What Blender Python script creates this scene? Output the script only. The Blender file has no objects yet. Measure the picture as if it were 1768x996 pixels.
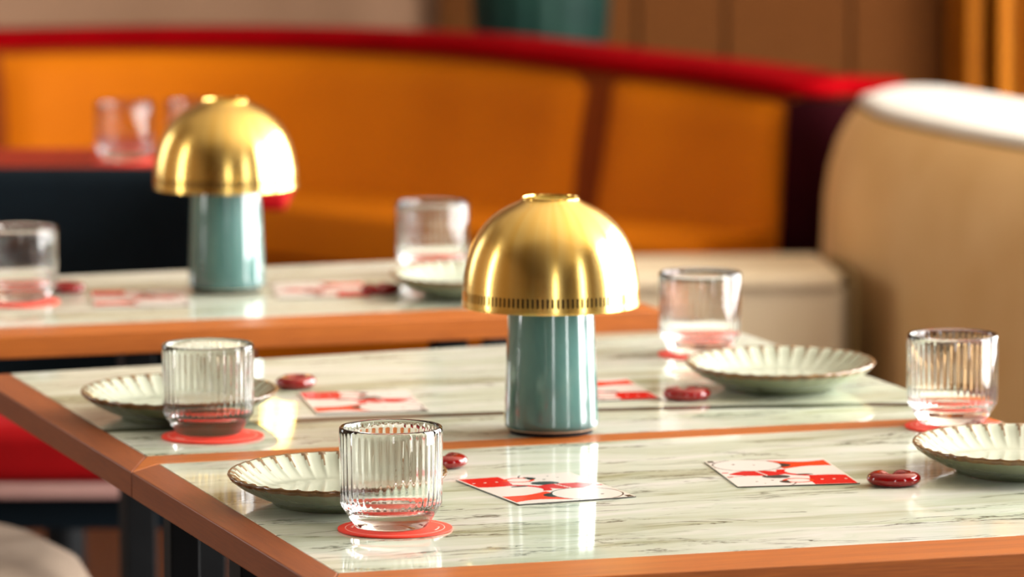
import bpy, bmesh, math, random
from mathutils import Vector, Matrix

random.seed(7)
C = bpy.context.scene.collection
PI = math.pi

# ------------------------------------------------------------------ camera
TOP = 0.75                                    # height of the table tops above the floor
CAM_H = TOP + 0.697
pitch = math.radians(6.8556)
roll = math.radians(0.2)
cam_data = bpy.data.cameras.new('camera')
cam = bpy.data.objects.new('camera', cam_data)
C.objects.link(cam)
Rv = Vector((1, 0, 0)); Uv = Vector((0, math.sin(pitch), math.cos(pitch))); Fv = Vector((0, math.cos(pitch), -math.sin(pitch)))
CR = math.cos(roll) * Rv - math.sin(roll) * Uv
CU = math.sin(roll) * Rv + math.cos(roll) * Uv
m = Matrix((CR, CU, -Fv)).transposed().to_4x4()
m.translation = Vector((0, 0, CAM_H))
cam.matrix_world = m
cam_data.sensor_width = 36.0
cam_data.lens = 8800.0 / 1768.0 * 36.0
cam_data.clip_end = 60
cam_data.dof.use_dof = True
cam_data.dof.focus_distance = 4.24
cam_data.dof.aperture_fstop = 6.3
bpy.context.scene.camera = cam

# ------------------------------------------------------------------ world, lights, exposure
sc = bpy.context.scene
sc.view_settings.view_transform = 'Standard'
sc.view_settings.look = 'None'
sc.view_settings.gamma = 1.0
sc.view_settings.use_curve_mapping = False
sc.view_settings.exposure = 0.0
sc.cycles.use_denoising = True
sc.cycles.max_bounces = 14
sc.cycles.transmission_bounces = 10
sc.cycles.glossy_bounces = 6
sc.cycles.diffuse_bounces = 4
sc.cycles.sample_clamp_indirect = 6.0
w = bpy.data.worlds.new('world')
sc.world = w
w.use_nodes = True
w.node_tree.nodes['Background'].inputs[0].default_value = (0.80, 0.90, 1.0, 1)
w.node_tree.nodes['Background'].inputs[1].default_value = 1.0

def area(name, loc, target, sx, sy, power, col):
    l = bpy.data.lights.new(name, 'AREA')
    l.shape = 'RECTANGLE'; l.size = sx; l.size_y = sy; l.energy = power; l.color = col
    o = bpy.data.objects.new(name, l); C.objects.link(o)
    o.location = loc
    d = Vector(target) - Vector(loc)
    o.rotation_euler = d.to_track_quat('-Z', 'Y').to_euler()
    return o

ROOM_X0, ROOM_X1, ROOM_Y0, ROOM_Y1, ROOM_H = -4.2, 3.0, -2.6, 11.0, 3.1
DAY = (1.0, 0.985, 0.96)
# daylight in the three tall windows of the right wall, in one window behind the camera and one in the left wall, plus an added one there
for yy in (4.7, 6.6, 8.5):
    area('window_daylight', (ROOM_X1 + 0.04, yy, 1.65), (0, yy, 1.65), 1.5, 2.6, 270, DAY)
area('window_daylight', (ROOM_X1 + 0.04, 1.35, 1.65), (0, 1.35, 1.65), 0.5, 2.6, 60, DAY)
area('window_daylight', (0.75, ROOM_Y0 - 0.04, 1.65), (0.75, 0, 1.65), 0.6, 2.6, 42, DAY)
area('window_daylight', (ROOM_X0 - 0.04, 4.6, 1.65), (0, 4.6, 1.65), 0.34, 2.6, 42, DAY)
area('window_daylight', (ROOM_X0 - 0.04, 8.6, 1.85), (0, 8.6, 1.85), 1.5, 2.0, 34, DAY)  # window added at the left rear to brighten glass edges and fill
area('ceiling_soft_light', (-0.6, 5.4, 3.02), (-0.6, 5.4, 0), 3.0, 4.0, 8, (1.0, 0.90, 0.76))  # broad soft warm light below the ceiling, without a fixture

# ------------------------------------------------------------------ helpers
def lin(c):
    return tuple(((x / 255.0) / 12.92 if x / 255.0 <= 0.04045 else ((x / 255.0 + 0.055) / 1.055) ** 2.4) for x in c) + (1.0,)

def mat(name, col, rough=0.5, metal=0.0, spec=0.5, coat=0.0, coat_rough=0.05, sheen=0.0, trans=0.0, ior=1.5):
    m = bpy.data.materials.new(name); m.use_nodes = True
    b = m.node_tree.nodes['Principled BSDF']
    b.inputs['Base Color'].default_value = lin(col)
    b.inputs['Roughness'].default_value = rough
    b.inputs['Metallic'].default_value = metal
    b.inputs['Specular IOR Level'].default_value = spec
    b.inputs['Coat Weight'].default_value = coat
    b.inputs['Coat Roughness'].default_value = coat_rough
    b.inputs['Sheen Weight'].default_value = sheen
    b.inputs['Transmission Weight'].default_value = trans
    b.inputs['IOR'].default_value = ior
    return m

class N:
    """small helper for building node trees"""
    def __init__(s, m): s.t = m.node_tree; s.b = s.t.nodes['Principled BSDF']
    def new(s, kind, **kw):
        n = s.t.nodes.new(kind)
        for k, v in kw.items(): setattr(n, k, v)
        return n
    def link(s, a, b): s.t.links.new(a, b)
    def coords(s, scale=(1, 1, 1), loc=(0, 0, 0), rot=(0, 0, 0)):
        tc = s.new('ShaderNodeTexCoord'); mp = s.new('ShaderNodeMapping')
        mp.inputs['Scale'].default_value = scale; mp.inputs['Location'].default_value = loc; mp.inputs['Rotation'].default_value = rot
        s.link(tc.outputs['Object'], mp.inputs['Vector']); return mp.outputs['Vector']
    def noise(s, vec, scale, detail=4, rough=0.55, dist=0.0):
        n = s.new('ShaderNodeTexNoise'); n.inputs['Scale'].default_value = scale; n.inputs['Detail'].default_value = detail
        n.inputs['Roughness'].default_value = rough; n.inputs['Distortion'].default_value = dist
        s.link(vec, n.inputs['Vector']); return n.outputs['Fac']
    def ramp(s, fac, stops):
        r = s.new('ShaderNodeValToRGB'); e = r.color_ramp.elements
        while len(e) < len(stops): e.new(0.5)
        for k, (p, c) in enumerate(stops):
            e[k].position = p; e[k].color = lin(c) if len(c) == 3 else c
        s.link(fac, r.inputs['Fac']); return r.outputs['Color']
    def mix(s, fac, a, b, mode='MIX'):
        n = s.new('ShaderNodeMix', data_type='RGBA', blend_type=mode)
        if isinstance(fac, float): n.inputs[0].default_value = fac
        else: s.link(fac, n.inputs[0])
        for sock, v in ((n.inputs[6], a), (n.inputs[7], b)):
            if isinstance(v, tuple): sock.default_value = v
            else: s.link(v, sock)
        return n.outputs[2]
    def bump(s, fac, strength, dist=0.001):
        n = s.new('ShaderNodeBump'); n.inputs['Strength'].default_value = strength; n.inputs['Distance'].default_value = dist
        s.link(fac, n.inputs['Height']); s.link(n.outputs['Normal'], s.b.inputs['Normal'])

def noisy(name, c1, c2, scale=20, rough=0.6, stretch=(1, 1, 1), bump=0.0, **kw):
    m = mat(name, c1, rough, **kw); n = N(m)
    f = n.noise(n.coords(stretch), scale)
    n.link(n.ramp(f, [(0.3, c1), (0.7, c2)]), n.b.inputs['Base Color'])
    if bump: n.bump(f, bump)
    return m

def mesh_obj(name, verts, faces, material=None, parent=None, smooth=True, bevel=0.0, autosmooth=None):
    me = bpy.data.meshes.new(name)
    me.from_pydata([tuple(v) for v in verts], [], faces)
    me.validate(); me.update()
    bm = bmesh.new(); bm.from_mesh(me); bmesh.ops.recalc_face_normals(bm, faces=bm.faces); bm.to_mesh(me); bm.free()
    if smooth: me.shade_smooth()
    o = bpy.data.objects.new(name, me); C.objects.link(o)
    if material: me.materials.append(material)
    if parent: o.parent = parent
    if bevel:
        md = o.modifiers.new('bevel', 'BEVEL'); md.width = bevel; md.segments = 3; md.limit_method = 'ANGLE'; md.angle_limit = math.radians(35)
    if smooth and (bevel or autosmooth):
        me.set_sharp_from_angle(angle=math.radians(autosmooth or 40))
    return o

def prism(name, poly, z0, z1, material, parent=None, bevel=0.002, smooth=True):
    n = len(poly)
    v = [(p[0], p[1], z0) for p in poly] + [(p[0], p[1], z1) for p in poly]
    f = [tuple(range(n - 1, -1, -1)), tuple(range(n, 2 * n))] + [(i, (i + 1) % n, n + (i + 1) % n, n + i) for i in range(n)]
    return mesh_obj(name, v, f, material, parent, smooth, bevel)

def box(name, c, s, material, parent=None, bevel=0.003, rz=0.0):
    cx, cy, cz = c; hx, hy, hz = s[0] / 2, s[1] / 2, s[2] / 2
    P = []
    for x, y in ((-hx, -hy), (hx, -hy), (hx, hy), (-hx, hy)):
        P.append((cx + x * math.cos(rz) - y * math.sin(rz), cy + x * math.sin(rz) + y * math.cos(rz)))
    return prism(name, P, cz - hz, cz + hz, material, parent, bevel)

def lathe(name, prof, n, material, parent=None, mod=None, closed=False, sharp=40):
    """revolve (r, z) points; mod(r, z, angle, index) may return a changed (r, z)"""
    v = []; f = []; k = len(prof)
    for i in range(n):
        a = 2 * PI * i / n
        for j, (r, z) in enumerate(prof):
            if mod: r, z = mod(r, z, a, j)
            v.append((r * math.cos(a), r * math.sin(a), z))
    for i in range(n):
        i2 = (i + 1) % n
        for j in range(k - 1 if not closed else k):
            j2 = (j + 1) % k
            f.append((i * k + j, i2 * k + j, i2 * k + j2, i * k + j2))
    if not closed:
        for j in (0, k - 1):
            if prof[j][0] > 1e-5: pass
    o = mesh_obj(name, v, f, None, parent, True, 0, sharp)
    bm = bmesh.new(); bm.from_mesh(o.data)
    bmesh.ops.remove_doubles(bm, verts=bm.verts, dist=1e-6)
    bmesh.ops.recalc_face_normals(bm, faces=bm.faces)
    bm.to_mesh(o.data); bm.free()
    o.data.shade_smooth(); o.data.set_sharp_from_angle(angle=math.radians(sharp))
    if material: o.data.materials.append(material)
    return o

def spline(pts, n):
    """Catmull-Rom through points, n samples per span"""
    out = []
    P = [Vector(p) for p in pts]
    P = [2 * P[0] - P[1]] + P + [2 * P[-1] - P[-2]]
    for i in range(1, len(P) - 2):
        for k in range(n):
            t = k / n
            a, b, c, d = P[i - 1], P[i], P[i + 1], P[i + 2]
            out.append(0.5 * ((2 * b) + (c - a) * t + (2 * a - 5 * b + 4 * c - d) * t * t + (3 * b - a - 3 * c + d) * t ** 3))
    out.append(P[-2]); return out

def sweep(name, path, section, material, parent=None, caps=True, smooth=True, sharp=50):
    """path: list of (pos Vector, normal Vector in plan); section(i, t) -> list of (out, up) offsets"""
    v = []; f = []; L = len(path)
    for i, (p, nrm) in enumerate(path):
        s = section(i, i / (L - 1))
        for (a, b) in s: v.append((p.x + nrm.x * a, p.y + nrm.y * a, p.z + b))
    k = len(s)
    for i in range(L - 1):
        for j in range(k):
            j2 = (j + 1) % k
            f.append((i * k + j, i * k + j2, (i + 1) * k + j2, (i + 1) * k + j))
    if caps:
        f.append(tuple(range(k))); f.append(tuple((L - 1) * k + j for j in range(k)))
    return mesh_obj(name, v, f, material, parent, smooth, 0, sharp)

def thing(name, label, cat, loc=(0, 0, 0), rz=0.0, group=None):
    o = bpy.data.objects.new(name, None); C.objects.link(o)
    o.empty_display_size = 0.05
    o.location = loc; o.rotation_euler = (0, 0, rz)
    tag(o, label, cat, group); return o

def tag(o, label, cat, group=None):
    o['label'] = label; o['category'] = cat
    if group: o['group'] = group
    return o

def struct(o, label=None):
    o['kind'] = 'structure'
    if label: o['label'] = label
    return o

def dup(root, loc, rz=0.0, label=None, group=None):
    r = root.copy(); C.objects.link(r); r.location = loc; r.rotation_euler = (0, 0, rz)
    if label: r['label'] = label
    if group: r['group'] = group
    for ch in list(root.children):
        c = ch.copy(); C.objects.link(c); c.parent = r
        for g in list(ch.children):
            d = g.copy(); C.objects.link(d); d.parent = c
    return r

# ------------------------------------------------------------------ materials
M = {}
def make_marble():
    m = mat('green_marble', (208, 212, 190), 0.045, spec=0.5, coat=0.0, ior=1.5); n = N(m)
    def warped(scale, loc, seed, amp):
        src = n.coords((1, 1, 1))
        wn = n.noise(n.coords((1.4, 3.2, 1), (seed, seed * 0.7, 0)), 2.2, 3, 0.5)
        q = n.new('ShaderNodeMath', operation='MULTIPLY_ADD'); n.link(wn, q.inputs[0]); q.inputs[1].default_value = amp; q.inputs[2].default_value = -amp / 2
        cb = n.new('ShaderNodeCombineXYZ'); n.link(q.outputs[0], cb.inputs[1])
        ad = n.new('ShaderNodeVectorMath', operation='ADD'); n.link(src, ad.inputs[0]); n.link(cb.outputs[0], ad.inputs[1])
        mp = n.new('ShaderNodeMapping'); mp.inputs['Scale'].default_value = scale; mp.inputs['Location'].default_value = loc
        n.link(ad.outputs[0], mp.inputs['Vector']); return mp.outputs['Vector']
    f1 = n.noise(warped((1.3, 8.0, 1), (3.1, 1.7, 0), 2.0, 0.16), 2.6, 6, 0.62, 0.3)
    base = n.ramp(f1, [(0.24, (124, 132, 98)), (0.35, (176, 184, 154)), (0.43, (208, 217, 196)), (0.54, (222, 230, 214)), (0.66, (236, 239, 232)), (0.80, (210, 221, 208))])
    # fine dark threads, broken up by a second noise
    f2 = n.noise(warped((1.2, 9.0, 1), (7.3, 0.4, 0), 5.0, 0.14), 2.6, 6, 0.66, 0.7)
    thread = n.ramp(f2, [(0.474, (0, 0, 0, 1)), (0.492, (1, 1, 1, 1)), (0.508, (0, 0, 0, 1))])
    f3 = n.noise(n.coords((1.6, 5, 1), (1.3, 5.7, 0)), 4.5, 3)
    gate = n.ramp(f3, [(0.44, (0, 0, 0, 1)), (0.56, (1, 1, 1, 1))])
    tm = n.mix(1.0, thread, gate, 'MULTIPLY')
    c = n.mix(tm, base, lin((52, 56, 46)))
    # warm olive clouds
    f4 = n.noise(n.coords((0.8, 3.4, 1), (4.4, 8.1, 0)), 3.2, 4)
    cl = n.ramp(f4, [(0.55, (0, 0, 0, 1)), (0.75, (0.55, 0.55, 0.55, 1))])
    c = n.mix(cl, c, lin((158, 156, 108)))
    M['marble_mix'] = (n, c)
    n.link(c, n.b.inputs['Base Color'])
    return m

def make_marble_back():
    """the middle table's slab also has one broad dark vein right across it"""
    m = make_marble(); m.name = 'green_marble_with_dark_vein'
    n, c = M['marble_mix']
    tc = n.new('ShaderNodeTexCoord'); sep = n.new('ShaderNodeSeparateXYZ'); n.link(tc.outputs['Object'], sep.inputs[0])
    nz = n.noise(n.coords((1, 1, 1)), 7.0, 4)
    def ma(op, a, b, clamp=False):
        q = n.new('ShaderNodeMath', operation=op, use_clamp=clamp)
        for k, x in enumerate((a, b)):
            if isinstance(x, (int, float)): q.inputs[k].default_value = x
            else: n.link(x, q.inputs[k])
        return q.outputs[0]
    # v = 0.285 - 0.152 u  (+ wobble); dark where |v - line| is small
    uu = ma('ADD', sep.outputs['X'], 0.42)
    line = ma('ADD', ma('MULTIPLY', uu, ma('ADD', ma('MULTIPLY', uu, -0.24), 0.09)), 0.243 - 0.33)
    d = ma('SUBTRACT', sep.outputs['Y'], line)
    d = ma('ADD', d, ma('MULTIPLY', ma('SUBTRACT', nz, 0.5), 0.020))
    wdt = ma('ADD', ma('MULTIPLY', n.noise(n.coords((1, 1, 1), (9, 2, 0)), 5.0, 2), 0.026), 0.007)
    k = ma('SUBTRACT', 1.0, ma('DIVIDE', ma('ABSOLUTE', d, 0), wdt), True)
    k = ma('MULTIPLY', k, 1.7, True)
    k = ma('MULTIPLY', k, 0.97)
    n.link(n.mix(k, c, lin((44, 46, 32))), n.b.inputs['Base Color'])
    return m

M['marble_back'] = make_marble_back()
M['marble'] = make_marble()

def wood(name, c1, c2, c3, axis=0, rough=0.42, sp=0.4):
    m = mat(name, c1, rough, spec=sp); n = N(m)
    st = (2.0, 45.0, 45.0) if axis == 0 else (45.0, 2.0, 45.0)
    f = n.noise(n.coords(st), 1.6, 5, 0.6, 0.4)
    g = n.noise(n.coords(tuple(x * 6 for x in st)), 2.0, 3)
    c = n.ramp(f, [(0.30, c1), (0.52, c2), (0.75, c3)])
    c2_ = n.mix(0.25, c, n.ramp(g, [(0.35, tuple(int(x * 0.7) for x in c1)), (0.65, c3)]))
    n.link(c2_, n.b.inputs['Base Color']); n.bump(g, 0.15, 0.0005)
    return m
M['wood_u'] = wood('oiled_wood_along', (158, 82, 24), (182, 98, 32), (198, 114, 42), 0)
M['wood_v'] = wood('oiled_wood_across', (126, 62, 24), (144, 74, 32), (154, 84, 40), 1)
M['wood_dark'] = wood('dark_wood', (60, 32, 16), (80, 42, 20), (95, 52, 26), 0)
M['black_metal'] = noisy('black_metal', (8, 10, 12), (14, 16, 18), 30, 0.6, spec=0.15)

def make_brass():
    m = mat('brushed_brass', (248, 206, 112), 0.24, metal=1.0); n = N(m)
    n.b.inputs['Anisotropic'].default_value = 0.65
    tg = n.new('ShaderNodeTangent', direction_type='RADIAL', axis='Z'); n.b.inputs['Anisotropic Rotation'].default_value = 0.25; n.link(tg.outputs[0], n.b.inputs['Tangent'])
    tc = n.new('ShaderNodeTexCoord'); sep = n.new('ShaderNodeSeparateXYZ'); n.link(tc.outputs['Object'], sep.inputs[0])
    at = n.new('ShaderNodeMath', operation='ARCTAN2'); n.link(sep.outputs['Y'], at.inputs[0]); n.link(sep.outputs['X'], at.inputs[1])
    cb = n.new('ShaderNodeCombineXYZ'); n.link(at.outputs[0], cb.inputs[0])
    mp = n.new('ShaderNodeMath', operation='MULTIPLY'); n.link(sep.outputs['Z'], mp.inputs[0]); mp.inputs[1].default_value = 0.4
    n.link(mp.outputs[0], cb.inputs[1])
    f = n.noise(cb.outputs[0], 9.0, 3, 0.5)
    n.link(n.ramp(f, [(0.3, (246, 202, 104)), (0.7, (252, 218, 134))]), n.b.inputs['Base Color'])
    rr = n.new('ShaderNodeMapRange'); n.link(f, rr.inputs[0]); rr.inputs[3].default_value = 0.19; rr.inputs[4].default_value = 0.27
    n.link(rr.outputs[0], n.b.inputs['Roughness'])
    return m
M['brass'] = make_brass()

M['slot_shade'] = mat('slot_shade_brown', (58, 40, 18), 0.6, metal=0.4)  # dark brown painted for the shade inside the dome

def make_glaze():
    m = mat('teal_glaze', (110, 150, 145), 0.16, coat=1.0, coat_rough=0.04); n = N(m)
    f = n.noise(n.coords((1, 1, 0.35)), 26, 4)
    c = n.ramp(f, [(0.3, (66, 106, 104)), (0.55, (86, 126, 122)), (0.75, (106, 144, 136))])
    # pooled darker glaze low on the body
    tc = n.new('ShaderNodeTexCoord'); sep = n.new('ShaderNodeSeparateXYZ'); n.link(tc.outputs['Object'], sep.inputs[0])
    k = n.new('ShaderNodeMapRange'); n.link(sep.outputs['Z'], k.inputs[0])
    k.inputs[1].default_value = 0.016; k.inputs[2].default_value = 0.005; k.inputs[3].default_value = 0.0; k.inputs[4].default_value = 0.8
    n.link(n.mix(k.outputs[0], c, lin((36, 88, 90))), n.b.inputs['Base Color'])
    return m
M['glaze'] = make_glaze()
M['clay'] = noisy('bare_clay', (170, 150, 125), (190, 170, 145), 80, 0.8)
M['rubber'] = mat('black_felt', (12, 11, 12), 0.9)

M['celadon'] = noisy('celadon_glaze', (172, 184, 164), (190, 198, 180), 14, 0.10, coat=0.6)
M['plate_outside'] = noisy('olive_plate_outside', (112, 118, 88), (136, 140, 108), 16, 0.2, coat=0.4)  # darker olive than the inner face
M['rim_brown'] = noisy('brown_rim_glaze', (92, 64, 34), (134, 98, 52), 120, 0.25, coat=0.5)
M['glass'] = mat('clear_glass', (255, 255, 255), 0.0, trans=1.0, ior=1.47)
M['glass'].node_tree.nodes['Principled BSDF'].inputs['Base Color'].default_value = (1, 1, 1, 1)
M['coaster'] = noisy('red_coaster_card', (244, 52, 28), (250, 62, 34), 60, 0.55)
M['red_ceramic'] = mat('red_glazed_ceramic', (136, 2, 6), 0.10, coat=0.3, coat_rough=0.03)
M['orange_leather'] = noisy('amber_leather', (176, 92, 0), (190, 104, 1), 3, 0.7, bump=0.05, spec=0.10)
M['orange_dark'] = noisy('brown_seam_leather', (104, 42, 4), (116, 50, 6), 6, 0.8, spec=0.1)
M['crimson'] = noisy('crimson_velvet', (118, 0, 4), (132, 0, 6), 8, 1.0, spec=0.03)
M['maroon'] = noisy('shaded_maroon_velvet', (30, 4, 8), (38, 6, 10), 8, 1.0, spec=0.03)  # border velvet, its colour darkened for the end face lying in shade
M['beige'] = noisy('tan_suede', (214, 170, 108), (228, 188, 130), 5, 0.85, bump=0.1)
M['beige_pipe'] = noisy('olive_piping', (120, 98, 56), (134, 110, 66), 20, 0.8)
M['cream'] = noisy('cream_cushion_fabric', (206, 188, 156), (216, 198, 168), 12, 0.85)
M['daylit_tan_top'] = noisy('daylit_tan_top', (236, 234, 224), (242, 240, 232), 10, 0.5)  # near-white colour carries the daylight on the tan bench top
M['navy'] = noisy('navy_upholstery', (4, 15, 22), (6, 20, 28), 18, 0.85, spec=0.15)
M['taupe'] = noisy('taupe_upholstery', (134, 114, 96), (150, 130, 110), 24, 0.85)
M['red_seat'] = noisy('red_upholstery', (138, 0, 4), (150, 1, 7), 12, 0.8, spec=0.15)
M['pink_band'] = noisy('dusty_pink_band', (168, 128, 122), (178, 140, 132), 12, 0.7)
M['red_lacquer'] = mat('red_lacquer', (150, 30, 1), 0.5, spec=0.2)
M['teal_vase'] = noisy('dark_teal_vase_glaze', (6, 36, 31), (18, 50, 40), 10, 0.6, spec=0.2)

# ------------------------------------------------------------------ room
def wall_with_openings(name, axis, pos, a0, a1, h, openings, material, t=0.12):
    """a wall in the plane axis=pos, from a0 to a1, with rectangular openings (c0, c1, z0, z1)"""
    xs = sorted(set([a0, a1] + [q for o in openings for q in o[:2]]))
    zs = sorted(set([0, h] + [q for o in openings for q in o[2:]]))
    v = []; f = []
    def quadbox(p0, p1, z0, z1):
        b = len(v)
        for tt in (0, t):
            for (a, z) in ((p0, z0), (p1, z0), (p1, z1), (p0, z1)):
                v.append((pos + tt, a, z) if axis == 'x' else (a, pos + tt, z))
        f.extend([(b, b + 1, b + 2, b + 3), (b + 7, b + 6, b + 5, b + 4)] + [(b + i, b + 4 + i, b + 4 + (i + 1) % 4, b + (i + 1) % 4) for i in range(4)])
    for i in range(len(xs) - 1):
        for j in range(len(zs) - 1):
            cx = (xs[i] + xs[i + 1]) / 2; cz = (zs[j] + zs[j + 1]) / 2
            if any(o[0] < cx < o[1] and o[2] < cz < o[3] for o in openings): continue
            quadbox(xs[i], xs[i + 1], zs[j], zs[j + 1])
    return struct(mesh_obj(name, v, f, material, None, False))

M['plaster'] = noisy('warm_taupe_plaster', (150, 116, 90), (162, 126, 100), 2.0, 0.9, spec=0.1)
M['mid_wall'] = noisy('sand_coloured_wall', (134, 108, 82), (144, 118, 92), 3.0, 0.8)
M['dark_wall'] = noisy('walnut_brown_wall', (112, 84, 60), (124, 94, 68), 3.0, 0.8)
M['pale_plaster'] = noisy('pale_plaster', (226, 220, 206), (232, 226, 212), 3.0, 0.85)
M['wood_panel'] = wood('brown_wall_panel', (84, 46, 18), (94, 54, 22), (102, 60, 28), 1, 0.9, 0.08)
M['ceiling_paint'] = noisy('warm_ceiling_paint', (176, 162, 142), (184, 170, 150), 3.0, 0.9)
M['floor'] = wood('red_brown_floor', (62, 32, 20), (74, 40, 26), (84, 46, 30), 1, 0.55)
X0, X1, Y0, Y1, RH = ROOM_X0, ROOM_X1, ROOM_Y0, ROOM_Y1, ROOM_H
struct(prism('floor', [(X0, Y0), (X1, Y0), (X1, Y1), (X0, Y1)], -0.1, 0.0, M['floor'], bevel=0))
struct(prism('ceiling', [(X0, Y0), (X1, Y0), (X1, Y1), (X0, Y1)], RH, RH + 0.1, M['ceiling_paint'], bevel=0))
wall_with_openings('wall_back', 'y', Y1, X0, X1, RH, [], M['plaster'])
wall_with_openings('wall_front', 'y', Y0 - 0.12, X0, X1, RH, [(0.45, 1.05, 0.35, 2.95)], M['dark_wall'])
wall_with_openings('wall_left', 'x', X0 - 0.12, Y0, Y1, RH, [(4.42, 4.78, 0.35, 2.95), (7.85, 9.35, 0.85, 2.85)], M['mid_wall'])  # second opening belongs to the added left rear window
wall_with_openings('wall_right', 'x', X1, Y0, Y1, RH, [(1.10, 1.60, 0.35, 2.95), (3.95, 5.45, 0.35, 2.95), (5.85, 7.35, 0.35, 2.95), (7.75, 9.25, 0.35, 2.95)], M['dark_wall'])
# window frames (sash bars stand in the openings)
wn = 1
M['frame_paint'] = mat('window_frame_paint', (225, 220, 208), 0.5)
for (axis, pos, a0, a1, z0, z1) in (('x', X1, 1.10, 1.60, 0.35, 2.95), ('x', X1, 3.95, 5.45, 0.35, 2.95), ('x', X1, 5.85, 7.35, 0.35, 2.95), ('x', X1, 7.75, 9.25, 0.35, 2.95),
                                    ('x', X0, 4.42, 4.78, 0.35, 2.95), ('x', X0, 7.85, 9.35, 0.85, 2.85), ('y', Y0, 0.45, 1.05, 0.35, 2.95)):  # includes sashes for the added left rear window
    e = bpy.data.objects.new('window_%d' % wn, None); C.objects.link(e); struct(e); wn += 1
    bars = [(a0 + 0.02, z0, z1, 0), (a1 - 0.02, z0, z1, 0)]
    if a1 - a0 > 0.7: bars.append(((a0 + a1) / 2, z0, z1, 0))
    for (a, q0, q1, _) in bars:
        c = (pos, a, (q0 + q1) / 2) if axis == 'x' else (a, pos, (q0 + q1) / 2)
        s = (0.05, 0.04, q1 - q0) if axis == 'x' else (0.04, 0.05, q1 - q0)
        box('sash_bar', c, s, M['frame_paint'], e, 0.002)
    for z in (z0 + 0.02, z1 - 0.02):
        c = (pos, (a0 + a1) / 2, z) if axis == 'x' else ((a0 + a1) / 2, pos, z)
        s = (0.05, a1 - a0 - 0.08, 0.04) if axis == 'x' else (a1 - a0 - 0.08, 0.05, 0.04)
        box('sash_rail', c, s, M['frame_paint'], e, 0.002)

# brown wood panelling on the right part of the back wall (one strip per panel, dark brown standing in for the weaker light there), a pilaster of amber fins at its right end
t1 = bpy.data.objects.new('trim_1', None); C.objects.link(t1); struct(t1, 'brown panels on the right part of the back wall, darkened for the weaker light there')
t1.location = (0, 0, 0)
x = -0.16
for k, wd in enumerate((0.43, 0.19, 0.27, 0.21)):
    box('panel', (x + wd / 2, Y1 - 0.02, 1.5), (wd - 0.008, 0.04, 3.0), M['wood_panel'], t1, 0.004)
    x += wd
M['amber_wood'] = wood('amber_wood_fin', (170, 92, 4), (186, 108, 8), (198, 122, 14), 1, 0.6, 0.2)
t2 = bpy.data.objects.new('trim_2', None); C.objects.link(t2); struct(t2, 'amber wood fins standing at the right end of the back wall')
for k in range(7):
    box('fin', (0.985 + k * 0.062, Y1 - 0.10 - 0.03 * (k % 2), 1.5), (0.034, 0.16 + 0.06 * (k % 2), 3.0), M['amber_wood'], t2, 0.008)
box('backing', (1.17, Y1 - 0.015, 1.5), (0.46, 0.03, 3.0), M['amber_wood'], t2, 0.002)

# ------------------------------------------------------------------ table frame of reference: u along the front edge, v away from it
TH = math.radians(18.0)
O = Vector((-0.33668, 4.45070, 0))
def T(u, v, z=0.0):
    return Vector((O.x + u * math.cos(TH) - v * math.sin(TH), O.y + u * math.sin(TH) + v * math.cos(TH), z))

TK = 0.0235
def table_shell(name, label, root_uv, marble_poly, rails, legs, marble_mat, core_poly):
    r = thing(name, label, 'table', T(root_uv[0], root_uv[1], 0), TH)
    def loc(poly): return [(p[0] - root_uv[0], p[1] - root_uv[1]) for p in poly]
    mt = prism('marble_top', loc(marble_poly), TOP - 0.009, TOP - 0.0002, marble_mat, r, 0.0006)
    prism('core_board', loc(core_poly), TOP - TK + 0.001, TOP - 0.0092, M['wood_dark'], r, 0.001)
    for poly, mk in rails:
        prism('edge_rail', loc(poly), TOP - TK, TOP, M[mk], r, 0.0012)
    for (u, v_, s) in legs:
        box('leg', (u - root_uv[0], v_ - root_uv[1], (TOP - TK) / 2), (s, s, TOP - TK - 0.002), M['black_metal'], r, 0.002)
    us = [l[0] for l in legs]; vs = [l[1] for l in legs]
    box('under_frame', ((min(us) + max(us)) / 2 - root_uv[0], (min(vs) + max(vs)) / 2 - root_uv[1], TOP - TK - 0.016), (max(us) - min(us) - 0.03, 0.04, 0.028), M['black_metal'], r, 0.002)
    return r

UR = 0.846
table_shell('dining_table', 'marble topped table in the middle row with a broad dark vein across the stone', (0.42, 0.33),
            [(0.0362, 0.0861), (UR, 0.0703), (UR, 0.735), (0.037, 0.664)],
            [([(0, 0.0004), (0.0345, 0.0856), (0.0362, 0.664), (0.0, 0.661)], 'wood_v'),
             ([(0.0005, 0.0004), (0.0345, 0.0384), (UR, 0.0304), (UR, 0.0700), (0.0350, 0.0856)], 'wood_u')],
            [(0.088, 0.170, 0.028), (0.79, 0.13, 0.030), (0.40, 0.56, 0.030), (0.79, 0.66, 0.030)], M['marble_back'],
            [(0.036, 0.09), (UR - 0.004, 0.075), (UR - 0.004, 0.728), (0.036, 0.656)])
table_shell('dining_table', 'nearest marble topped table with grey green streaks, cut by the lower edge of the photo', (0.42, -0.30),
            [(0.0345, 0.0376), (UR, 0.0298), (UR, -0.570), (0.0312, -0.5502)],
            [([(0, -0.0004), (0.0342, 0.0374), (0.0310, -0.5504), (0.0, -0.626)], 'wood_v'),
             ([(0.0, -0.6272), (0.0312, -0.5510), (UR, -0.5706), (UR, -0.650)], 'wood_u')],
            [(0.105, -0.030, 0.040), (0.79, -0.03, 0.036), (0.35, -0.48, 0.036), (0.79, -0.52, 0.036)], M['marble'],
            [(0.036, 0.034), (UR - 0.004, 0.026), (UR - 0.004, -0.566), (0.036, -0.546)])
V2 = 0.950
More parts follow.
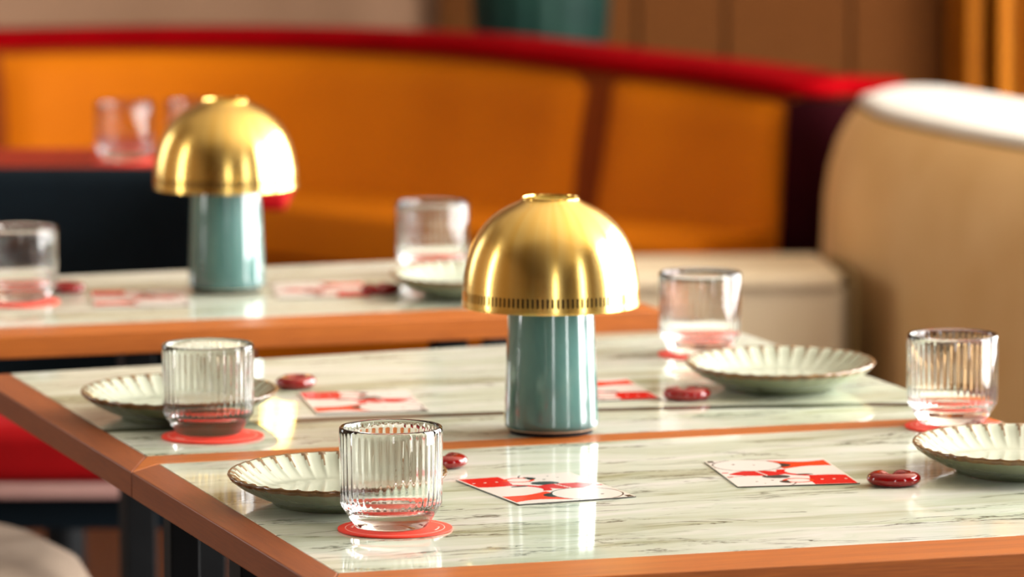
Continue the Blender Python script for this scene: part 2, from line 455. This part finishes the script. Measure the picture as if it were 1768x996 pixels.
table_shell('dining_table', 'farthest marble topped table with a broad amber wooden front edge', (0.40, V2 + 0.26),
            [(0.012, V2 + 0.078), (0.832, V2 + 0.066), (0.832, V2 + 0.545), (0.012, V2 + 0.515)],
            [([(-0.022, V2), (0.0115, V2 + 0.077), (0.0115, V2 + 0.515), (-0.022, V2 + 0.515)], 'wood_v'),
             ([(-0.022, V2 - 0.0005), (0.012, V2 + 0.0775), (0.832, V2 + 0.0655), (0.832, V2 - 0.020)], 'wood_u')],
            [(0.34, V2 + 0.10, 0.036), (0.62, V2 + 0.10, 0.036), (0.34, V2 + 0.42, 0.036), (0.79, V2 + 0.44, 0.036)], M['marble'],
            [(0.014, V2 + 0.08), (0.828, V2 + 0.07), (0.828, V2 + 0.54), (0.014, V2 + 0.51)])

# ------------------------------------------------------------------ lamps
def make_lamp(label):
    r = thing('table_lamp', label, 'lamp', (0, 0, 0), 0, 'brass dome lamps on the tables')
    prof = [(0.0, 0.0055), (0.0425, 0.0055), (0.0437, 0.0068), (0.0442, 0.0095), (0.0440, 0.014), (0.0428, 0.045), (0.0412, 0.085), (0.0396, 0.125), (0.0388, 0.140), (0.036, 0.1435), (0.0, 0.1435)]
    b = lathe('ceramic_base', prof, 96, M['glaze'], r)
    lathe('clay_ring', [(0.0, 0.0040), (0.0415, 0.0040), (0.0422, 0.0048), (0.0420, 0.0062), (0.0, 0.0062)], 96, M['clay'], r)
    lathe('foot_pad', [(0.0, 0.0002), (0.0385, 0.0002), (0.0385, 0.0046), (0.0, 0.0046)], 72, M['rubber'], r)
    # dome of spun brass with a ring of real slots cut above the rim
    prof = [(0.0815, 0.1185), (0.0816, 0.1200), (0.0815, 0.1220), (0.0814, 0.1250), (0.0810, 0.1335), (0.0806, 0.139), (0.0796, 0.1475), (0.0782, 0.155), (0.0762, 0.1635), (0.0734, 0.1720), (0.0698, 0.1800),
            (0.0655, 0.1872), (0.0602, 0.1940), (0.0536, 0.2005), (0.0462, 0.2058), (0.0395, 0.2094), (0.0335, 0.2122), (0.0290, 0.2142), (0.0268, 0.2155), (0.0258, 0.2168), (0.0254, 0.2180), (0.0258, 0.2192)]
    NS = 112
    v = []; f = []; k = len(prof)
    angs = []
    for i in range(NS):
        a = 2 * PI * i / NS
        angs += [a, a + 2 * PI / NS * 0.46]
    for a in angs:
        for (rr, z) in prof: v.append((rr * math.cos(a), rr * math.sin(a), z))
    n = len(angs)
    for i in range(n):
        i2 = (i + 1) % n
        for j in range(k - 1):
            if i % 2 == 0 and j == 3: continue
            f.append((i * k + j, i2 * k + j, i2 * k + j + 1, i * k + j + 1))
    s = mesh_obj('lamp_shade', v, f, M['brass'], r, True)
    md = s.modifiers.new('solid', 'SOLIDIFY'); md.thickness = 0.0011; md.offset = -1
    es = s.modifiers.new('split', 'EDGE_SPLIT'); es.split_angle = math.radians(35)
    lathe('slot_shade_ring', [(0.0788, 0.1225), (0.0786, 0.137), (0.0778, 0.137), (0.0780, 0.1225)], 96, M['slot_shade'], r, closed=True)  # dark ring added behind the slots, standing in for shade inside
    lathe('bulb_housing', [(0.0, 0.1436), (0.019, 0.1436), (0.020, 0.150), (0.020, 0.175), (0.012, 0.186), (0.0, 0.188)], 48, M['pale_plaster'], r)
    bar_v = box('shade_bridge', (0, 0, 0.2060), (0.088, 0.006, 0.002), M['brass'], r, 0.0004)
    lathe('stem', [(0.0, 0.1875), (0.004, 0.1875), (0.004, 0.2066), (0.0, 0.2066)], 20, M['brass'], r)
    return r

lamp = make_lamp('near brass domed lamp on teal base, over the wooden joint of two tables')
lamp.location = (0.036, 4.683, TOP)
dup(lamp, (-0.326, 5.785, TOP), 0.4, 'brass domed teal lamp, blurred, on the farthest table in front of the navy chair')

# ------------------------------------------------------------------ glasses
def make_glass(label):
    r = thing('ribbed_tumbler', label, 'glass', (0, 0, 0), 0, 'ribbed glass tumblers')
    NR = 40; seg = NR * 6
    outer = [(0.0, 0.0012), (0.026, 0.0012), (0.0285, 0.0004), (0.0298, 0.0006), (0.0306, 0.0016), (0.0335, 0.0060), (0.0396, 0.0152), (0.0416, 0.0184), (0.0422, 0.0206), (0.0424, 0.030), (0.0426, 0.055), (0.0427, 0.080), (0.0424, 0.0826), (0.0414, 0.0835)]
    inner = [(0.0402, 0.0832), (0.0394, 0.0815), (0.0390, 0.076), (0.0386, 0.052), (0.0382, 0.032), (0.0376, 0.0255), (0.0350, 0.0200), (0.030, 0.0168), (0.020, 0.0156), (0.0, 0.0153)]
    prof = outer + inner; no = len(outer)
    def mod(rr, z, a, j):
        if j >= no and 0.018 < z < 0.0812 and rr > 0.03:
            rr -= 0.00050 * (0.5 + 0.5 * math.cos(NR * a)) * min(1.0, max(0.0, (0.0815 - z) / 0.005))
        return rr, z
    o = lathe('bowl', prof, seg, M['glass'], r, mod, False, 60)
    return r

glass0 = make_glass('ribbed clear tumbler at the front on a red coaster, nearest to the camera')
glass0.location = (-0.100, 4.145, TOP + 0.0018)
dup(glass0, (-0.2815, 4.672, TOP + 0.0018), 0.03, 'ribbed clear tumbler in front of the plate at the left end of the middle table')
dup(glass0, (0.4115, 4.722, TOP + 0.0018), 0.09, 'ribbed clear tumbler at the right against the tan bench back, behind a plate')
dup(glass0, (0.194, 5.225, TOP + 0.0018), 0.02, 'ribbed clear tumbler at the back of the middle table, right of the near lamp')
dup(glass0, (-0.553, 5.690, TOP + 0.0018), 0.05, 'blurred ribbed tumbler on the farthest table, cut by the left edge of the photo')
dup(glass0, (-0.093, 5.945, TOP + 0.0018), 0.07, 'blurred ribbed tumbler between the two lamps, near the back edge of the farthest table')

# ------------------------------------------------------------------ coasters
M['coaster_print'] = mat('pale_coaster_print', (255, 190, 176), 0.55)
def make_coaster(label):
    r = thing('coaster', label, 'coaster', (0, 0, 0), 0, 'red round coasters under the tumblers')
    lathe('disc', [(0.0, 0.0001), (0.0469, 0.0001), (0.0472, 0.0004), (0.0472, 0.0014), (0.0469, 0.0016), (0.0, 0.0016)], 96, M['coaster'], r)
    lathe('printed_ring', [(0.0405, 0.00155), (0.0412, 0.00155), (0.0412, 0.00168), (0.0405, 0.00168)], 96, M['coaster_print'], r, closed=True)
    for k, a in enumerate((-0.35, -0.20, 0.0, 2.8, 2.95, 3.1, 1.2, 1.35)):
        q = box('printed_mark', (0.0355 * math.cos(a), 0.0355 * math.sin(a), 0.00163), (0.0022, 0.0042, 0.00012), M['coaster_print'], r, 0, a)
    return r
co = make_coaster('red round coaster under the tumbler nearest to the camera')
co.location = (-0.097, 4.141, TOP)
dup(co, (-0.277, 4.658, TOP), 0.8, 'red round coaster under the tumbler at the left end of the middle table')
dup(co, (0.413, 4.704, TOP), 1.7, 'red round coaster under the tumbler at the right, peeking out behind a plate')
dup(co, (0.198, 5.220, TOP), 2.9, 'red round coaster under the blurred tumbler right of the near lamp')
dup(co, (-0.556, 5.684, TOP), 0.2, 'red round coaster under the tumbler at the left edge of the photo')
dup(co, (-0.091, 5.935, TOP), 2.2, 'red round coaster under the blurred tumbler between the two lamps')

# ------------------------------------------------------------------ plates
def make_plate(label):
    r = thing('scalloped_plate', label, 'plate', (0, 0, 0), 0, 'pale green scalloped plates')
    NF = 36; seg = NF * 10; SY = 1.20
    prof = [(0.0, 0.0030), (0.050, 0.0030), (0.0520, 0.0002), (0.0550, 0.0002), (0.0565, 0.0030), (0.070, 0.0082), (0.083, 0.0152), (0.0905, 0.0215), (0.0925, 0.0238), (0.0932, 0.0256), (0.0922, 0.0266), (0.0905, 0.0262),
            (0.0875, 0.0238), (0.083, 0.0200), (0.077, 0.0156), (0.071, 0.0122), (0.066, 0.0098), (0.060, 0.0082), (0.052, 0.0076), (0.0, 0.0074)]
    def mod(rr, z, a, j):
        if 11 <= j <= 16:
            wgt = (0.35, 1.0, 1.0, 0.9, 0.55, 0.2)[j - 11]
            s = abs(math.sin(NF * a / 2 + (0.066 - rr) * 14))
            z += wgt * 0.0018 * ((1 - s) ** 2.2) * 1.05
        if 7 <= j <= 11:
            s = abs(math.sin(NF * a / 2 + (0.066 - 0.092) * 14))
            rr += 0.0006 * s; z -= 0.0005 * s
        return rr, z
    v = []; f = []; k = len(prof)
    for i in range(seg):
        a = 2 * PI * i / seg
        for j, (rr, z) in enumerate(prof):
            rr, z = mod(rr, z, a, j)
            v.append((rr * math.cos(a), rr * math.sin(a) * SY, z))
    body = []; rim = []; idx = []
    for i in range(seg):
        i2 = (i + 1) % seg; a = 2 * PI * (i + 0.5) / seg
        for j in range(k - 1):
            f.append((i * k + j, i2 * k + j, i2 * k + j + 1, i * k + j + 1))
            brown = 7 <= j <= 10
            rr = (prof[j][0] + prof[j + 1][0]) / 2
            if 11 <= j <= 13:
                s = abs(math.sin(NF * a / 2 + (0.066 - rr) * 14))
                brown = s < (0.45, 0.34, 0.22)[j - 11] or j == 11 and s < 0.7
            idx.append(1 if brown else (2 if j <= 6 else 0))
    o = mesh_obj('plate_body', v, f, M['celadon'], r, True, 0, 80)
    o.data.materials.append(M['rim_brown']); o.data.materials.append(M['plate_outside'])
    # mesh_obj keeps the face order, so the slot list still matches
    o.data.polygons.foreach_set('material_index', idx)
    bm = bmesh.new(); bm.from_mesh(o.data); bmesh.ops.remove_doubles(bm, verts=bm.verts, dist=1e-6); bmesh.ops.recalc_face_normals(bm, faces=bm.faces); bm.to_mesh(o.data); bm.free()
    o.data.shade_smooth()
    return r
plate = make_plate('pale green scalloped plate with brown rim, left of the nearest tumbler')
plate.location = (-0.149, 4.286, TOP)
dup(plate, (-0.316, 4.793, TOP), 0.05, 'pale green scalloped plate at the left end of the middle table, behind a tumbler')
dup(plate, (0.264, 4.980, TOP), -0.04, 'pale green scalloped plate at the back right of the middle table')
dup(plate, (0.446, 4.440, TOP), 0.03, 'pale green scalloped plate cut by the right edge of the photo')
dup(plate, (-0.045, 5.745, TOP), 0.0, 'blurred pale plate on the farthest table, half hidden by the near lamp')

# ------------------------------------------------------------------ chopstick rests: a glazed ring with a cradle pressed into it
def make_rest(label):
    n1, n2 = 72, 20; v = []; f = []
    for i in range(n1):
        a = 2 * PI * i / n1
        d = math.atan2(math.sin(a - 1.75), math.cos(a - 1.75))
        notch = math.exp(-(d / 0.30) ** 2)
        R = 0.0150 - 0.0045 * notch; rr = 0.0080; hz = 0.0058 - 0.0028 * notch
        for j in range(n2):
            b = 2 * PI * j / n2
            rad = R + rr * math.cos(b)
            v.append((rad * math.cos(a) * 1.02, rad * math.sin(a) * 0.86, 0.0060 + hz * math.sin(b) - 0.0016 * notch * (math.sin(b) > 0)))
    for i in range(n1):
        for j in range(n2):
            f.append((i * n2 + j, ((i + 1) % n1) * n2 + j, ((i + 1) % n1) * n2 + (j + 1) % n2, i * n2 + (j + 1) % n2))
    o = mesh_obj('chopstick_rest', v, f, M['red_ceramic'], None, True)
    return tag(o, label, 'chopstick rest', 'red ceramic chopstick rests')
rest = make_rest('glossy red chopstick rest at the right of the nearest table')
rest.location = (0.330, 4.362, TOP)
for loc, rz, lb in (((-0.063, 4.473, TOP), -0.3, 'glossy red chopstick rest half hidden behind the nearest tumbler'),
                    ((0.169, 4.892, TOP), 0.1, 'glossy red chopstick rest in front of the back right plate, right of the near lamp'),
                    ((-0.214, 4.985, TOP), 1.2, 'glossy red chopstick rest beside the left plate of the middle table'),
                    ((-0.149, 5.752, TOP), 0.4, 'blurred red chopstick rest on the farthest table, in front of its right tumbler'),
                    ((-0.508, 5.775, TOP), 2.1, 'blurred red chopstick rest on the farthest table, beside the tumbler at the left edge')):
    o = rest.copy(); C.objects.link(o); o.location = loc; o.rotation_euler = (0, 0, rz); o['label'] = lb

# ------------------------------------------------------------------ printed cards (flat print carried by the card's own faces)
def card_colour(s, t):
    W = (232, 226, 220); R = (214, 14, 20); OR = (232, 62, 26); K = (40, 44, 44); SL = (52, 66, 68)
    def ell(cs, ct, rs, rt, rot=0.0):
        x = (s - cs) * 0.108; y = (t - ct) * 0.145
        c, q = math.cos(rot), math.sin(rot)
        return math.hypot((x * c + y * q) / (rs * 0.108), (-x * q + y * c) / (rt * 0.145))
    c = W
    # cheeks and outlines of the plain round shapes
    e = ell(0.78, 0.16, 0.30, 0.24)
    if 0.965 < e < 1.0: c = K
    # orange field at the left foot of the card
    if t > 0.66 + 0.05 * math.sin(s * 9) and s < 0.52 - 0.35 * abs(t - 0.86) and not (t > 0.93 + 0.05 * math.sin(3.0 + s * 8)):
        c = OR
    # white belly with red crescent
    e = ell(0.10, 0.52, 0.36, 0.19)
    if e < 1.0: c = W
    elif e < 1.20 and s > 0.16 and t < 0.60: c = R
    # red block with three dashes
    if s < 0.36 - 0.25 * max(0, t - 0.16) and t < 0.33 + 0.03 * math.sin(s * 9):
        c = R
        for k in range(3):
            if abs(s - (0.055 + 0.10 * k)) < 0.013 and abs(t - 0.185) < 0.010: c = W
    # small white oval ringed in orange
    e = ell(0.455, 0.17, 0.115, 0.075)
    if e < 0.82: c = W
    elif e < 1.12: c = OR
    e = ell(0.545, 0.13, 0.075, 0.05, 0.5)
    if e < 1 and s > 0.54: c = K
    # slate ear and bar
    e = ell(0.59, 0.335, 0.115, 0.065, 0.15)
    if e < 1: c = SL
    e = ell(0.34, 0.395, 0.075, 0.022)
    if e < 1: c = K
    # red scarf across the middle
    mid = 0.455 + 0.03 * math.sin((s - 0.5) * 7)
    hw = 0.105 * max(0.0, 1 - abs((s - 0.70) / 0.25) ** 2.2)
    if abs(t - mid) < hw:
        c = (208, 30, 34)
        if abs((s - 0.665) - 0.25 * (t - 0.45)) < 0.008: c = W
    if 0.93 < s < 0.995 and (abs(t - 0.37) < 0.012 or abs(t - 0.52) < 0.014): c = R
    # big white head outlined in black
    e = ell(0.70, 0.79, 0.29, 0.225)
    if e < 0.955: c = W
    elif e < 1.0: c = K
    elif s > 0.93 and t > 0.93 and e > 1.02: c = K
    e = ell(0.43, 0.765, 0.085, 0.075, 0.35)
    if e < 1 and ell(0.70, 0.79, 0.29, 0.225) > 0.98: c = K
    # little dots: eyes, snouts
    for (a, b, q) in ((0.66, 0.20, 0.014), (0.80, 0.16, 0.012), (0.64, 0.80, 0.012), (0.80, 0.84, 0.015), (0.75, 0.09, 0.008)):
        if math.hypot((s - a) * 0.108, (t - b) * 0.145) < q * 0.11: c = K
    if s < 0.012 or s > 0.988 or t < 0.008 or t > 0.992: c = (236, 228, 214)
    return c

def make_card_mat():
    m = mat('printed_card', (230, 225, 220), 0.22, spec=0.5); n = N(m)
    a = n.new('ShaderNodeAttribute', attribute_name='print'); n.link(a.outputs['Color'], n.b.inputs['Base Color'])
    return m
M['card'] = make_card_mat()
def make_card(label):
    nx, ny = 132, 176; W_, H_ = 0.108, 0.145; v = []; f = []
    for j in range(ny + 1):
        for i in range(nx + 1):
            v.append(((i / nx - 0.5) * W_, (0.5 - j / ny) * H_, 0.0010))
    cols = []
    for j in range(ny):
        for i in range(nx):
            a = j * (nx + 1) + i
            f.append((a, a + nx + 1, a + nx + 2, a + 1)); cols.append(card_colour((i + 0.5) / nx, (j + 0.5) / ny))
    b = len(v)
    v += [(-W_ / 2, H_ / 2, 0.0002), (-W_ / 2, -H_ / 2, 0.0002), (W_ / 2, -H_ / 2, 0.0002), (W_ / 2, H_ / 2, 0.0002)]
    c0, c1, c2, c3 = 0, ny * (nx + 1), ny * (nx + 1) + nx, nx
    f += [(b, b + 3, b + 2, b + 1), (c0, c1, b + 1, b), (c1, c2, b + 2, b + 1), (c2, c3, b + 3, b + 2), (c3, c0, b, b + 3)]
    cols += [(60, 56, 50)] * 5
    me = bpy.data.meshes.new('menu_card'); me.from_pydata(v, [], f); me.update()
    at = me.color_attributes.new('print', 'FLOAT_COLOR', 'CORNER')
    buf = []
    for p, c in zip(me.polygons, cols):
        l = lin(c)
        for _ in range(p.loop_total): buf.extend(l)
    at.data.foreach_set('color', buf)
    me.materials.append(M['card'])
    o = bpy.data.objects.new('printed_card', me); C.objects.link(o)
    return tag(o, label, 'card', 'printed cards on the tables')
card = make_card('red, white and black printed card on the nearest table, right of the nearest tumbler')
def uvang(du, dv): return TH + math.atan2(dv, du)
pc = T(0.3148, -0.211, TOP); card.location = pc; card.rotation_euler = (0, 0, TH + 0.075)
for (u, v_, a, lb) in ((0.5385, -0.196, TH - 0.150 + PI, 'red and white printed card touching the chopstick rest of the nearest table'),
                       (0.3150, 0.348, TH - 0.150, 'printed card on the middle table, left of the near lamp'),
                       (0.5480, 0.350, TH - 0.100 + PI, 'printed card on the middle table, right of the near lamp'),
                       (0.5250, 1.235, TH - 0.20 + PI, 'blurred printed card on the farthest table, right of its lamp'),
                       (0.3100, 1.225, TH - 0.20, 'blurred printed card on the farthest table, left of its lamp')):
    o = card.copy(); C.objects.link(o); o.location = T(u, v_, TOP); o.rotation_euler = (0, 0, a); o['label'] = lb

# ------------------------------------------------------------------ amber banquette, curved in plan
plan = [(-1.75, 9.30), (-1.40, 9.50), (-1.036, 9.64), (-0.701, 9.720), (-0.422, 9.689), (-0.198, 9.560), (-0.035, 9.400), (0.173, 9.190), (0.326, 9.060), (0.500, 8.870), (0.590, 8.925), (0.700, 8.960)]
zoff = [0, 0, 0, 0, 0, 0, 0, -0.010, -0.018, -0.030, -0.034, -0.038]
P3 = spline([(a[0], a[1], TOP + z) for a, z in zip(plan, zoff)], 12)
def with_normals(pts):
    out = []
    for i, p in enumerate(pts):
        a = pts[max(0, i - 1)]; b = pts[min(len(pts) - 1, i + 1)]
        d = (b - a); d.z = 0; d.normalize()
        out.append((p, Vector((-d.y, d.x, 0))))       # pointing away from the room (towards the back)
    return out
PATH = with_normals(P3)
def sub(x0, x1):
    idx = [i for i, (p, n) in enumerate(PATH) if x0 <= p.x <= x1]
    return [PATH[i] for i in idx]
ban = thing('banquette', 'curved amber leather banquette with crimson top edge along the back wall', 'bench', (0, 0, 0))
# back cushions: puffed panels, raked forward at the foot
def panel(x0, x1):
    seg = []
    ps = sub(x0 - 0.2, x1 + 0.2)
    # resample by x
    def at(x):
        for (p, n), (q, n2) in zip(PATH[:-1], PATH[1:]):
            if p.x <= x <= q.x:
                t = (x - p.x) / max(1e-9, q.x - p.x); return (p.lerp(q, t), n.lerp(n2, t).normalized())
    K = 28
    path = [at(x0 + (x1 - x0) * k / K) for k in range(K + 1)]
    def sec(i, t):
        e = min(t, 1 - t) * (x1 - x0)
        puff = 0.030 * (1 - max(0, 1 - e / 0.05) ** 2) ** 0.5 if e < 0.05 else 0.030
        H = 0.40; out = []
        nseg = 12
        for k in range(nseg + 1):
            q = k / nseg
            edge = min(q, 1 - q) * H
            pf = puff * ((1 - max(0, 1 - edge / 0.045) ** 2) ** 0.5 if edge < 0.045 else 1.0)
            out.append((-(pf) - 0.10 * q ** 1.3, -H * q - 0.004))
        out += [(-0.05, -H - 0.004), (0.02, -0.004)]
        return out
    return sweep('back_cushion', path, sec, M['orange_leather'], ban)
for (a, b) in ((-1.70, -0.995), (-0.987, 0.166), (0.185, 0.497)): panel(a, b)
# shell behind the cushions, seam coloured
def shell_sec(i, t): return [(-0.008, -0.004), (-0.10, -0.42), (-0.09, -0.73), (0.16, -0.745), (0.16, -0.004)]
sweep('back_shell', sub(-1.75, 0.49), shell_sec, M['orange_dark'], ban)
def cap_sec(i, t):
    wd = 0.13 * (1 - 0.85 * max(0.0, (t - 0.90) / 0.10))
    pts = []
    for k in range(9):
        a = PI * 0.5 + PI * k / 8
        pts.append((-0.012 + 0.015 * math.cos(a), 0.012 + 0.016 * math.sin(a)))
    return pts + [(wd, -0.004), (wd + 0.012 * wd / 0.13, 0.008), (wd, 0.028)]
sweep('top_roll', sub(-1.75, 0.69), cap_sec, M['crimson'], ban)
def end_sec(i, t): return [(-0.045, -0.010), (-0.070, -0.20), (-0.110, -0.45), (-0.12, -0.72), (0.010, -0.72), (0.010, -0.010)]
e_path = [PATH[i] for i in range(len(PATH)) if 0.492 <= PATH[i][0].x <= 0.665]
sweep('end_border', e_path, end_sec, M['maroon'], ban)
# seat
def seat_sec(i, t):
    return [(-0.07, -0.262), (-0.40, -0.250), (-0.425, -0.262), (-0.43, -0.29), (-0.425, -0.345), (-0.40, -0.36), (-0.07, -0.36)]
spath = []
for (p, n) in sub(-1.70, 0.50):
    q = p.copy(); q.z = TOP; spath.append((q, n))
sweep('seat_cushion', spath, seat_sec, M['orange_leather'], ban)
def plinth_sec(i, t): return [(-0.07, -0.362), (-0.395, -0.362), (-0.395, -0.70), (-0.07, -0.70)]
sweep('seat_front', spath, plinth_sec, M['orange_leather'], ban)
def toe_sec(i, t): return [(-0.07, -0.70), (-0.36, -0.70), (-0.36, -0.748), (-0.07, -0.748)]
sweep('toe_kick', spath, toe_sec, M['black_metal'], ban)

# ------------------------------------------------------------------ tan bench at the right
bench = thing('corner_bench', 'tan suede bench end with a thick raked back, at the right beside the amber banquette', 'bench', (0, 0, 0))
near = [(0.590, 8.64), (0.598, 8.54), (0.610, 8.40), (0.650, 8.23), (0.715, 8.03), (0.791, 7.84), (0.90, 7.60), (1.06, 7.34)]
far_ = [(0.640, 8.74), (0.675, 8.80), (0.712, 8.81), (0.760, 8.76), (0.850, 8.52), (0.96, 8.20), (1.08, 7.92), (1.22, 7.64)]
nearS = spline([(x_, y_, 0) for x_, y_ in near], 6); farS = spline([(x_, y_, 0) for x_, y_ in far_], 6)
v = []; f = []
rows = [(-0.750, 0.058, 0.0), (-0.42, 0.060, 0.0), (-0.27, 0.062, 0.0), (-0.18, 0.058, 0.0), (-0.13, 0.050, 0.0), (-0.085, 0.036, 0.0), (-0.055, 0.020, 0.0), (-0.038, 0.008, 0.0), (-0.030, 0.001, 0.0)]
NK = len(nearS)
def bench_strip(rws):
    v = []; f = []
    for (z, sh, _) in rws:
        for (p, nn) in with_normals(nearS):
            a = p - nn * sh
            v.append((a.x, a.y, TOP + z))
        for q in reversed(farS): v.append((q.x, q.y, TOP + z))
    k = 2 * NK
    for r_ in range(len(rws) - 1):
        for j in range(k): f.append((r_ * k + j, r_ * k + (j + 1) % k, (r_ + 1) * k + (j + 1) % k, (r_ + 1) * k + j))
    f.append(tuple(range(k))); f.append(tuple((len(rws) - 1) * k + j for j in range(k)))
    return v, f
v, f = bench_strip(rows)
mesh_obj('bench_back', v, f, M['beige'], bench, True, 0, 50)
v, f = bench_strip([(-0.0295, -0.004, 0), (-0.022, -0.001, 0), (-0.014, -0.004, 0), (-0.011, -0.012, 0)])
mesh_obj('back_top', v, f, M['daylit_tan_top'], bench, True, 0, 60)  # tan top painted near-white for the strong daylight on it
# piping where the top meets the face
pp = [(p + (q - p).normalized() * 0.000) for p, q in zip(nearS, farS)]
pth = with_normals([Vector((p.x, p.y, TOP - 0.030)) for p in pp])
def pipe_sec(i, t): return [(0.004 * math.cos(2 * PI * k / 8), 0.004 * math.sin(2 * PI * k / 8)) for k in range(8)]
sweep('piping', pth, pipe_sec, M['beige_pipe'], bench)
# seat block
prism('bench_seat', [(0.02, 8.14), (0.30, 8.17), (0.535, 8.16), (0.543, 8.18), (0.520, 8.46), (0.28, 8.44), (0.02, 8.40)], TOP - 0.62, TOP - 0.285, M['cream'], bench, 0.012)
prism('seat_pad', [(0.02, 8.12), (0.30, 8.15), (0.525, 8.15), (0.535, 8.18), (0.512, 8.46), (0.28, 8.44), (0.02, 8.40)], TOP - 0.288, TOP - 0.262, M['cream'], bench, 0.010)
prism('groove_piping', [(0.546, 8.13), (0.556, 8.13), (0.534, 8.42), (0.524, 8.42)], TOP - 0.60, TOP - 0.262, M['beige_pipe'], bench, 0.003)
prism('bench_plinth', [(0.05, 8.20), (0.52, 8.22), (0.50, 8.42), (0.05, 8.38)], 0.0, TOP - 0.62, M['black_metal'], bench, 0.003)

# ------------------------------------------------------------------ things behind the farthest table
t3 = thing('side_table', 'small red lacquered table behind the navy chair, at the left', 'table', (-0.66, 7.42, 0))
prism('table_top', [(-0.60, -0.17), (0.235, -0.17), (0.26, -0.12), (0.26, 0.10), (0.235, 0.15), (-0.60, 0.15)], TOP - 0.022, TOP, M['red_lacquer'], t3, 0.006)
lathe('pedestal', [(0.0, 0.02), (0.03, 0.02), (0.03, TOP - 0.024), (0.0, TOP - 0.024)], 32, M['black_metal'], t3)
lathe('foot_plate', [(0.0, 0.0), (0.20, 0.0), (0.20, 0.012), (0.03, 0.022), (0.0, 0.022)], 48, M['black_metal'], t3)
dup(glass0, (-0.560, 7.36, TOP + 0.0018), 0.05, 'very blurred tumbler on the red table at the left, beside the far lamp')
dup(co, (-0.560, 7.36, TOP), 0.3, 'red round coaster under the very blurred tumbler on the red table')
dup(glass0, (-0.462, 7.40, TOP + 0.0002), 0.15, 'second very blurred tumbler on the red table, half hidden by the far lamp shade')

nc = thing('tub_chair', 'navy chair with red seat and red arm, its back against the small red table', 'chair', (-0.72, 6.95, 0))
ap = [(-0.40, 0.10), (-0.25, 0.15), (0.0, 0.16), (0.22, 0.15), (0.305, 0.10), (0.325, 0.02)]
asp = with_normals([Vector((p.x, p.y, TOP + 0.012)) for p in spline([(a, b, 0) for a, b in ap], 8)])
def chair_back(i, t):
    pts = [(0.028 * math.cos(a), -0.02 + 0.024 * math.sin(a)) for a in [PI * k / 8 for k in range(9)]]
    return pts + [(-0.034, -0.40), (0.034, -0.40)]
sweep('backrest', asp, chair_back, M['navy'], nc)
box('arm_pad', (0.372, 0.00, TOP - 0.005), (0.090, 0.26, 0.024), M['red_seat'], nc, 0.008)
box('arm_post', (0.345, 0.00, TOP - 0.22), (0.030, 0.20, 0.40), M['navy'], nc, 0.006)
prism('seat', [(-0.42, -0.44), (-0.36, -0.47), (0.28, -0.47), (0.315, -0.44), (0.315, 0.0), (-0.42, 0.0)], TOP - 0.333, TOP - 0.258, M['red_seat'], nc, 0.02)
prism('seat_band', [(-0.425, -0.445), (-0.365, -0.475), (0.285, -0.475), (0.32, -0.445), (0.32, 0.10), (-0.425, 0.10)], TOP - 0.352, TOP - 0.334, M['pink_band'], nc, 0.003)
prism('under_frame', [(-0.41, -0.43), (0.31, -0.43), (0.31, 0.10), (-0.41, 0.10)], TOP - 0.400, TOP - 0.353, M['navy'], nc, 0.006)  # dark strip below the seat, its navy standing in for shade
for sx in (-0.36, 0.29):
    for sy in (-0.40, 0.07): box('leg', (sx, sy, (TOP - 0.401) / 2), (0.03, 0.03, TOP - 0.402), M['black_metal'], nc, 0.004)

# taupe chair cut by the lower left corner
tc_ = thing('round_stool', 'taupe upholstered stool cut by the lower left corner of the photo', 'stool', (-0.790, 5.69, 0))
lathe('seat', [(0.0, 0.33), (0.26, 0.33), (0.315, 0.345), (0.325, 0.375), (0.320, 0.41), (0.300, 0.445), (0.260, 0.468), (0.0, 0.476)], 72, M['taupe'], tc_)
for k in range(4):
    a = PI / 4 + k * PI / 2
    box('leg', (0.20 * math.cos(a), 0.20 * math.sin(a), 0.165), (0.03, 0.03, 0.33), M['wood_dark'], tc_, 0.003)

# teal fluted vase behind the banquette, on a narrow console
con = thing('console_shelf', 'narrow brown console behind the banquette carrying the teal vase', 'shelf', (0.05, 10.45, 0))
box('shelf_top', (0, 0, 0.60), (0.9, 0.34, 0.03), M['wood_dark'], con, 0.004)
for sx in (-0.40, 0.40):
    box('leg', (sx, 0, 0.292), (0.04, 0.30, 0.585), M['wood_dark'], con, 0.003)
def vmod(r_, z, a, j): return (r_ * (1 + 0.035 * abs(math.sin(9 * a))) if r_ > 0.05 else r_), z
vz = thing('fluted_vase', 'dark teal fluted vase standing behind the banquette', 'vase', (0.061, 10.45, 0.6165))
lathe('vase_body', [(0.0, 0.0), (0.100, 0.0), (0.118, 0.02), (0.136, 0.12), (0.143, 0.25), (0.140, 0.38), (0.120, 0.47), (0.095, 0.50), (0.090, 0.50), (0.112, 0.46), (0.130, 0.38), (0.130, 0.12), (0.10, 0.02), (0.0, 0.015)], 144, M['teal_vase'], vz, vmod)
